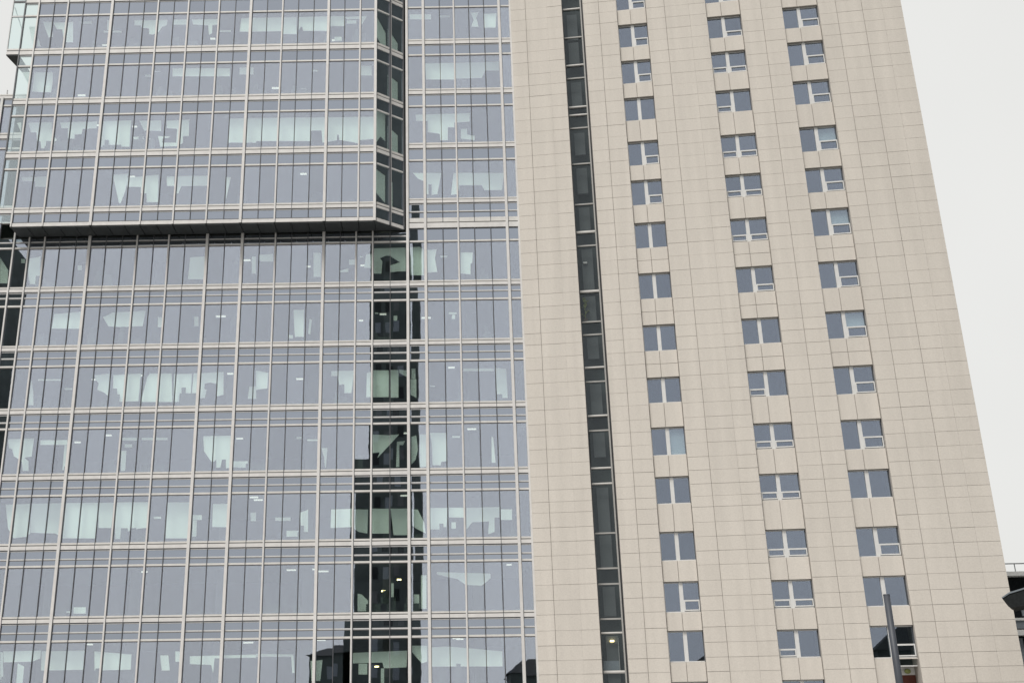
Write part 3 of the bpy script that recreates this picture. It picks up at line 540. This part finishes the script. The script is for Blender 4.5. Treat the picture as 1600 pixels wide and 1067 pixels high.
# --- small ceiling lamps
lv = [c for (_, f, c) in LOW[:-1]]
for c in lv[:-1]:
    for k in range(5):
        x = random.uniform(-25, 4); y = random.uniform(1.0, 3.6)
        boxes('ceiling_lamp', G, [(x, x+random.uniform(.25, .6), y, y+.12, c-.03, c+.04, 'lamp')], OFF)
for (zt, zb), c in BAY[1:5]:
    for k in range(3):
        x = random.uniform(-25, -5); y = random.uniform(1.0, 3.6)
        boxes('ceiling_lamp', P, [(x, x+random.uniform(.25, .6), y, y+.12, c-.03, c+.04, 'lamp')], OFF)
for x, z in ((-3.95, 5.35), (-3.3, 6.85), (-2.75, 9.9), (-3.6, 9.3)):
    boxes('ceiling_lamp', G, [(x, x+.22, 1.2, 1.32, z, z+.07, 'warm')], OFF)

# ================================================================== beige panel-clad tower
BA = -0.136461+0.012083
B = Frame(4.653, 59.85, BA)
TWR = thing('beige_tower', 'beige panel clad tower with three columns of paired windows and a dark glazed stair slot', 'tower block', (16, 58.6, 0))
SW = 23.75; BT = 52.0
ROWS = [4.02, 4.78, 5.48, 6.22, 6.98, 7.8, 8.54, 9.34, 10.14, 10.87, 11.62, 12.38, 13.19, 13.78, 14.44, 15.2, 15.93, 16.71, 17.45, 18.15, 18.98, 19.74,
        20.56, 21.36, 22.1, 22.87, 23.56, 24.39, 25.19, 25.98, 26.93, 27.81, 28.63, 29.44, 30.19, 31.06, 31.84, 32.62, 33.46, 34.26, 35.08, 35.93, 36.73,
        37.58, 38.41, 39.23, 40.02, 40.84, 41.71, 42.49, 43.29]
z = 4.02
while z > .9: z -= .76; ROWS.insert(0, z)
ROWS.insert(0, 0.0)
z = ROWS[-1]
while z < BT-1: z += .81; ROWS.append(z)
ROWS[-1] = BT
SLOT = (3.28, 4.60)
STR = [(6.71, 7.54, 8.53), (12.19, 13.11, 14.26), (16.76, 17.69, 18.90)]
FIELDS = [(0.0, .96, 'a'), (.96, 2.32, 'a'), (2.32, SLOT[0], 'a'), (SLOT[1], 5.59, 'a'), (5.59, 6.71, 'a'), (8.53, 9.67, 'a'), (9.67, 11.15, 'a'), (11.15, 12.19, 'a'),
          (14.26, 15.51, 'a'), (15.51, 16.76, 'a'), (18.90, 19.94, 'a'), (19.94, 21.45, 'a'), (21.45, 22.60, 'a'), (22.60, SW, 'a')]
FAINT = (2.32, 11.15, 22.60)
HEADS = [[46.6, 43.93, 41.28, 38.62, 35.57, 32.94, 30.13, 26.91, 23.71, 20.58, 17.70, 14.93, 11.95, 9.33, 6.83, 4.3],
         [46.5, 43.91, 41.33, 38.58, 35.51, 32.84, 29.97, 26.91, 23.76, 20.65, 17.66, 14.86, 11.87, 9.26, 6.76, 4.3],
         [46.7, 44.08, 41.53, 38.78, 35.62, 32.88, 30.21, 26.91, 23.88, 20.66, 17.62, 14.87, 11.84, 9.31, 6.84, 4.0]]
SILLS = [[45.05, 42.28, 39.66, 37.03, 33.95, 31.31, 28.52, 25.33, 22.16, 19.11, 16.13, 13.46, 10.43, 7.77, 5.28, 2.7],
         [44.95, 42.35, 39.80, 37.06, 33.96, 31.36, 28.50, 25.34, 22.24, 19.18, 16.23, 13.44, 10.42, 7.83, 5.38, 2.7],
         [45.1, 42.55, 39.87, 37.17, 33.98, 31.29, 28.53, 25.29, 22.28, 19.06, 15.99, 13.36, 10.31, 7.80, 5.27, 3.0]]
# openings with a low hinged light: left, right
CAS = ['.R .R .R .. .R .R .. .. .. .. .. .. .. .R .. ..'.split(), '.R .R LR L. LR LR LR .R .. L. LR LR LR LR L. ..'.split(), '.R .R .R .R .R .R .R .R .R .R .R .. .R .. .R ..'.split()]
BLND = {(2, 4): 1, (2, 6): 1, (2, 8): 1, (0, 10): 1, (2, 5): .0}
HLOW = [.34, .25, .37]
# core body behind the panels
body = []
for s0, s1 in ((0.0, SLOT[0]), (SLOT[1], 6.71), (8.53, 12.19), (14.26, 16.76), (18.90, SW)):
    body.append((s0+.004, s1-.004, .05, 1.5, 0, BT-.01, 'joint'))
body += [(0.01, 23.74, 1.505, 14, 0, BT-.01, 'dark'), (0.0, SW, .0, 14, BT, BT+.5, 'groove')]
boxes('wall_core', B, body, TWR)
PAN = []
for s0, s1, _ in FIELDS:
    e0 = .003 if s0 in FAINT else .013; e1 = .003 if s1 in FAINT else .013
    for a, b in zip(ROWS[:-1], ROWS[1:]): PAN.append((s0+e0, s1-e1, 0.0, .045, a+random.choice((.004, .006, .010)), b-random.choice((.004, .006, .010))))
back = []
for ci, (l, mid, r) in enumerate(STR):
    hs, ss = HEADS[ci], SILLS[ci]
    gaps = [(hs[0], BT)] + [(hs[i+1], ss[i]) for i in range(len(hs)-1)] + [(0, ss[-1])]
    for zb, zt in gaps:
        if ci == 2 and abs(zt-5.27) < .01: pass
        back.append((l+.002, mid+.02 if ci == 2 and abs(zt-5.27) < .01 else r-.002, .19, .60, zb+.02, zt-.02, 'joint'))
        n = max(1, round((zt-zb)/1.05)) if zt-zb > 1.35 else 1
        for k in range(n):
            a, b = zb+(zt-zb)*k/n, zb+(zt-zb)*(k+1)/n
            if ci == 2 and abs(zt-5.27) < .01:
                PAN.append((l+.025, mid-.015, .13, .185, a+.01, b-.01)); PAN.append((mid+.015, r-.03, .13, .185, b-.06, b-.01)); continue
            PAN.append((l+.025, mid-.015, .13, .185, a+.012, b-.012)); PAN.append((mid+.015, r-.03, .13, .185, a+.012, b-.012))
for q in back: box('backing_panel', B, *q, TWR)
def score(p):
    c = B.p((p[0]+p[1])/2, 0, (p[4]+p[5])/2) - CAM_POS
    dz = c.dot(fw); x = PPX+FPX*c.dot(rt)/dz; y = PPY-FPX*c.dot(up)/dz
    inside = -10 < x < 1610 and -10 < y < 1077
    return ((p[1]-p[0])*(p[5]-p[4])/dz**2) * (1 if inside else 1e-4)
PAN.sort(key=score, reverse=True)
random.seed(3)
for p in PAN[:300]:
    o = random.uniform(-.004, .004); box('cladding_panel', B, p[0], p[1], p[2]+o, p[3]+o, p[4], p[5], 'panel', TWR, tilt=.0012)
L = []
for p in PAN[300:]:
    o = random.uniform(-.004, .004); L.append((p[0], p[1], p[2]+o, p[3]+o, p[4], p[5], 'panel'))
boxes('small_cladding_panels', B, L, TWR, 'stuff')
# windows
for ci, (l, mid, r) in enumerate(STR):
    for k, (h, s) in enumerate(zip(HEADS[ci], SILLS[ci])):
        p0, p1 = mid-.035, mid+.165                     # white post
        fr_ = [(p0, p1, .25, .50, s+.002, h-.002, 'upvc'), (l+.004, l+.045, .26, .42, s+.002, h-.002, 'upvc'), (r-.03, r-.004, .27, .42, s+.002, h-.002, 'gasket'),
               (l+.046, p0-.001, .26, .42, s+.002, s+.045, 'upvc'), (p1+.001, r-.031, .26, .42, s+.002, s+.045, 'upvc'),
               (l+.046, p0-.001, .30, .42, h-.06, h-.002, 'upvc'), (p1+.001, r-.031, .30, .42, h-.06, h-.002, 'upvc')]
        if ci == 2 and k == 15: fr_ = fr_[:2]
        wd = boxes('window', B, fr_, TWR)
        bay_ = (ci == 2 and k == 15)
        for side, (a, b) in (('L', (l+.045, p0)), ('R', (p1, r-.03))):
            if bay_ and side == 'R': continue
            low = CAS[ci][k].find(side) >= 0
            hz = s+.07+HLOW[ci]*(h-s-.1)
            if low:
                box('pane', B, a, b, .33, .345, hz+.05, h-.07, 'wglass', wd, tilt=.003)
                boxes('casement', B, [(a+.001, b-.001, .235, .40, hz-.02, hz+.06, 'upvc'), (a+.001, b-.001, .235, .258, s+.07, s+.13, 'upvc'), (a+.001, a+.06, .235, .258, s+.131, hz-.021, 'upvc'), (b-.06, b-.001, .235, .258, s+.131, hz-.021, 'upvc')], wd)
                box('casement_pane', B, a+.05, b-.05, .30, .315, s+.12, hz-.01, 'wglass', wd, tilt=.003)
            else:
                box('pane', B, a, b, .33, .345, s+.045, h-.06, 'wglass', wd, tilt=.003)
            if side == 'R' and BLND.get((ci, k)):
                box('roller_blind', B, a+.01, b-.01, .40, .412, hz if low else s+.08, h-.09, 'blind', wd)
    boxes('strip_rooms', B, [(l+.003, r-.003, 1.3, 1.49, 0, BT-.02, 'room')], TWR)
# loggia under the last right-hand window of the third strip
l, mid, r = STR[2]
LG = boxes('loggia', B, [(mid+.17, r-.01, 1.1, 1.28, 3.0, 4.48, 'red'), (mid+.17, r-.01, 1.1, 1.28, 4.482, 4.86, 'pale'), (mid+.17, r-.01, .45, 1.09, 4.862, 4.92, 'pale'), (mid+.17, r-.01, .5, 1.09, 2.8, 2.99, 'pale')], TWR)
bm = bmesh.new(); bmesh.ops.create_uvsphere(bm, u_segments=16, v_segments=10, radius=.15)
me = bpy.data.meshes.new('wall_lamp'); bm.to_mesh(me); bm.free(); me.materials.append(M['leaf'])
o = bpy.data.objects.new('wall_lamp', me); o.location = B.p(mid+.83, 1.02, 4.66) - base_of(LG); o.scale = (1.1, .6, .8); link(o, LG)
# glazed stair slot
TR = [(45.73, 2), (43.61, 1), (41.52, 2), (40.6, 1), (38.5, 2), (37.93, 2), (37.04, 1), (34.55, 1), (31.81, 1), (29.94, 3), (29.08, 1), (26.13, 3), (24.27, 1), (23.48, 1), (21.47, 2), (20.65, 1),
      (18.62, 2), (17.79, 1), (15.63, 2), (14.76, 2), (12.07, 1), (10.19, 1), (9.37, 1), (7.56, 1), (6.82, 2), (4.85, 3), (3.2, 1), (1.0, 2)]
s0, s1 = SLOT
zs = [BT-.1]+[t[0] for t in TR]+[0.0]
SL = boxes('stair_window', B, [(s0+.004, s0+.05, .50, .66, 0, BT-.02, 'gasket'), (s1-.17, s1-.09, .42, .66, 0, BT-.02, 'jamb'), (s1-.088, s1-.003, .58, .66, 0, BT-.02, 'gasket')], TWR)
for a, b in zip(zs[1:], zs[:-1]): box('stair_pane', B, s0+.05, s1-.17, .575, .59, a, b, 'sglass', SL, tilt=.002)
for zc, ty in TR:
    h = {1: .085, 2: .12, 3: .17}[ty]
    if ty == 1: boxes('transom', B, [(s0+.052, s1-.172, .50, .574, zc-h/2, zc+h/2, 'jamb')], SL)
    else: boxes('transom', B, [(s0+.052, s1-.172, .48, .574, zc+.0, zc+h*.6, 'cream'), (s0+.052, s1-.172, .50, .574, zc-h*.3, zc-.002, 'jamb')], SL)
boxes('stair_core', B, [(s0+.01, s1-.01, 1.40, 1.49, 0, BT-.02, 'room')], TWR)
random.seed(5)
for a, b in zip(zs[1:], zs[:-1]):
    if b-a > 1.2: boxes('stair_wall', B, [(s0+.28, s1-.40, .98, 1.1, a+(b-a)*random.choice((.05, .1, .3, .35)), b-random.uniform(.0, .1), 'core')], TWR)
boxes('lit_lamp', B, [(3.78, 3.98, .85, .95, 6.42, 6.50, 'warm'), (3.72, 4.2, .86, .94, 6.38, 6.415, 'groove')], TWR)
boxes('lit_lamp', B, [(3.62, 3.85, .85, .95, 28.1, 28.2, 'cream')], TWR)
boxes('stair_balustrade', B, [(s0+.08, s0+.9, .70, .74, 4.95, 5.45, 'bluegrey'), (s0+.9, s0+.93, .70, .74, 4.95, 6.6, 'jamb')], TWR)

# pot plant on the stair landing
PL = thing('pot_plant', 'pale green leafy plant behind the dark glass of the stair slot', 'plant', B.p(3.55, .85, 24.33))
cs = []
bm = bmesh.new(); bmesh.ops.create_cone(bm, cap_ends=True, segments=14, radius1=.10, radius2=.14, depth=.26)
me = bpy.data.meshes.new('pot'); bm.to_mesh(me); bm.free(); me.materials.append(M['pot']); o = bpy.data.objects.new('pot', me); o.location = (0, 0, .13); link(o, PL)
random.seed(21)
for i, (dz, lean, az) in enumerate(((.35, .5, 200), (.5, .7, 330), (.62, .4, 20), (.78, .9, 150), (.92, .8, 280), (1.05, .4, 60), (1.15, .6, 340), (1.25, 1.0, 250))):
    vs, fs = [], []
    n = 5; L_ = .34; wd_ = .11
    for k in range(n+1):
        t = k/n; w_ = wd_*math.sin(math.pi*min(1, t*.92+.06)); x = L_*t; zz = .12*math.sin(t*2.2)
        vs += [(x, -w_, zz+.02), (x, 0, zz), (x, w_, zz+.02)]
    for k in range(n):
        a = k*3; fs += [(a, a+3, a+4, a+1), (a+1, a+4, a+5, a+2)]
    o = raw('leaf', vs, fs, ['leaf'], None, Vector((0, 0, 0)), PL); o.location = (0, 0, dz); o.rotation_euler = (0, -lean*.5, rad(az))
boxes('stem', Frame(0, 0, 0), [(-.012, .012, -.012, .012, .2, 1.3, 'leaf')], PL).location = (0, 0, .2)

# ================================================================== street lamp post
def lathe(name, prof, ma, parent, seg=24):
    vs, fs = [], []
    for r_, z_ in prof:
        for k in range(seg): vs.append((r_*math.cos(2*math.pi*k/seg), r_*math.sin(2*math.pi*k/seg), z_))
    for i in range(len(prof)-1):
        for k in range(seg): fs.append((i*seg+k, i*seg+(k+1) % seg, (i+1)*seg+(k+1) % seg, (i+1)*seg+k))
    fs.append(tuple(range((len(prof)-1)*seg, len(prof)*seg)))
    o = raw(name, vs, fs, [ma], None, Vector((0, 0, 0)), parent); o.location = (0, 0, 0)
    for p in o.data.polygons: p.use_smooth = len(p.vertices) == 4
    return o
LP = thing('street_post', 'slim dark grey flat topped post standing in front of the beige tower', 'post', (11.61, 30, 0))
lathe('pole', [(.095, .05), (.092, 2.5), (.083, 5.16)], 'post', LP)
lathe('cap', [(.086, 5.15), (.086, 5.172)], 'post', LP)
lathe('base', [(.17, 0), (.17, .04), (.11, .07), (.10, .3)], 'post', LP)

# ================================================================== canopy at the right edge
CN = thing('canopy', 'dark angular canopy tip poking in front of the beige tower at the right edge', 'canopy', (27.6, 52.6, 0))
tip = Vector((25.36, 52.0, 7.46)); topr = Vector((26.43, 52.0, 7.86)); low1 = Vector((25.56, 52.0, 7.12))
outl = [tip, low1, Vector((25.72, 52, 7.04)), Vector((26.3, 52, 7.13)), Vector((29.6, 52, 7.2)), Vector((29.6, 52, 8.5)), topr, Vector((25.72, 52, 7.66))]
prism('canopy_roof', outl, Vector((0.95, 1.6, 0)), 'roof', CN)
prism('canopy_edge', [tip+Vector((-.02, -.03, .0)), Vector((25.71, 51.97, 7.665)), topr+Vector((0, -.03, .005)), Vector((29.6, 51.97, 8.505)), Vector((29.6, 51.97, 8.58)), topr+Vector((0, -.03, .07)), Vector((25.70, 51.97, 7.73)), tip+Vector((-.03, -.03, .05))], Vector((0.98, 1.66, 0)), 'bluegrey', CN)
boxes('canopy_post', W0, [(28.6, 28.85, 52.7, 52.95, 0, 7.3, 'dark')], CN)

# ================================================================== neighbour building past the tower's right edge
NB = thing('neighbour_building', 'low dark glazed building with pale slab edges and a roof rail past the beige tower', 'building', (47, 80, 0))
N = Frame(38.0, 80.2, -0.04)
boxes('wall', N, [(0, 22, .6, 12, 0, 12.1, 'darkwin')], NB)
boxes('roof_slab', N, [(-.2, 22, -.2, 12, 12.12, 12.42, 'pale')], NB)
for i, x in enumerate([.2+1.05*k for k in range(20)]): boxes('rail_post', N, [(x, x+.05, -.1, -.05, 12.42, 13.0, 'rail')], NB)
boxes('rail', N, [(-.2, 22, -.12, -.04, 12.94, 13.01, 'rail')], NB)
boxes('slab_edge', N, [(-.1, 22, -.15, .6, 9.05, 9.22, 'pale')], NB)
boxes('balustrade', N, [(-.1, 22, -.05, .0, 8.5, 9.04, 'bluegrey')], NB)
boxes('slab_edge', N, [(-.1, 22, -.15, .6, 8.05, 8.42, 'pale')], NB)
for k in range(10):
    x = .3+2.2*k
    boxes('window', N, [(x, x+1.9, .5, .6, 6.0, 7.9, 'bluegrey'), (x+.9, x+.98, .44, .499, 6.0, 7.9, 'rail')], NB)
    boxes('window', N, [(x, x+1.0, .5, .6, 9.4, 10.4, 'bluegrey')], NB)
boxes('slab_edge', N, [(-.1, 22, -.15, .6, 4.2, 4.6, 'pale')], NB)
boxes('glazing_bar', N, [(0, 22, .5, .6, 11.0, 11.12, 'rail')], NB)

# ================================================================== buildings across the street, seen only as reflections in the glass
def tower(name, label, cat, fr, pieces, win=None, parent_loc=(0, 0, 0)):
    t = thing(name, label, cat, parent_loc)
    for i, (nm, pc) in enumerate(pieces): boxes(nm, fr, [pc], t)
    if win:
        x0, x1, z0, z1, y, dx, dz = win
        z_ = z0
        while z_ < z1:
            x_ = x0
            while x_ < x1-.5:
                boxes('window', fr, [(x_, x_+dx*.55, y, y+.06, z_, z_+dz*.5, random.choice(('darkwin', 'bluegrey', 'core')))], t); x_ += dx
            z_ += dz
    return t
tower('dark_tower', 'narrow dark tower mirrored in the glass panes under the end of the bay', 'tower block', W0,
      [('wall', (-10.4, -5.1, -42, -30, 0, 72.5, 'dark')), ('side_wing', (-12.8, -10.41, -42, -30, 0, 38.6, 'dark')), ('stair_shaft', (-4.5, -3.4, -36, -30, 0, 79, 'dark')), ('low_block', (-14.1, -12.81, -40, -30, 0, 17.2, 'dark'))],
      (-9.9, -5.3, 6, 70, -30.0, 1.5, 3.2), (-8, -36, 0))
tower('left_tower', 'dark tower mirrored in the leftmost panes of the glass block', 'tower block', W0, [('wall', (-95, -67.5, -44, -30, 0, 76, 'dark'))], (-94, -68, 6, 73, -30.0, 2.2, 3.3), (-75, -37, 0))
tower('side_tower', 'tall dark tower mirrored in the angled glazed return of the bay', 'tower block', W0, [('wall', (46, 72, 22, 47, 0, 120, 'dark'))], None, (59, 35, 0))
def house(label, x0, x1, y0, y1, ze, zr, roof='hip'):
    t = thing('town_house', label, 'house', ((x0+x1)/2, (y0+y1)/2, 0), 'small houses mirrored in the glass')
    boxes('wall', W0, [(x0, x1, y0, y1, 0, ze, 'dark')], t)
    e = .4; cx_, cy = (x0+x1)/2, (y0+y1)/2; hx = (x1-x0)*.18
    vs = [Vector((x0-e, y0-e, ze)), Vector((x1+e, y0-e, ze)), Vector((x1+e, y1+e, ze)), Vector((x0-e, y1+e, ze)), Vector((cx_-hx, cy, zr)), Vector((cx_+hx, cy, zr))]
    o = raw('roof', [v-vs[0] for v in vs], [(3, 2, 1, 0), (0, 1, 5, 4), (1, 2, 5), (2, 3, 4, 5), (3, 0, 4)], ['roof'], None, vs[0], t)
    boxes('chimney', W0, [(x1-1.2, x1-.6, cy-.3, cy+.3, ze, zr+.5, 'dark')], t)
    boxes('window', W0, [(cx_-.6, cx_+.6, y1, y1+.06, ze-3, ze-1.4, 'bluegrey')], t)
    return t
house('hip roofed house mirrored left of the dark tower in the lowest panes', -18.6, -12.2, -38, -30, 12.2, 13.4)
house('lower house mirrored in the lowest panes beside the beige tower', 8.3, 16.5, -40, -30, 9.6, 12.0)
house('house mirrored in the bottom right windows of the beige tower', 31.5, 45, -40, -30, 11.0, 15.2)
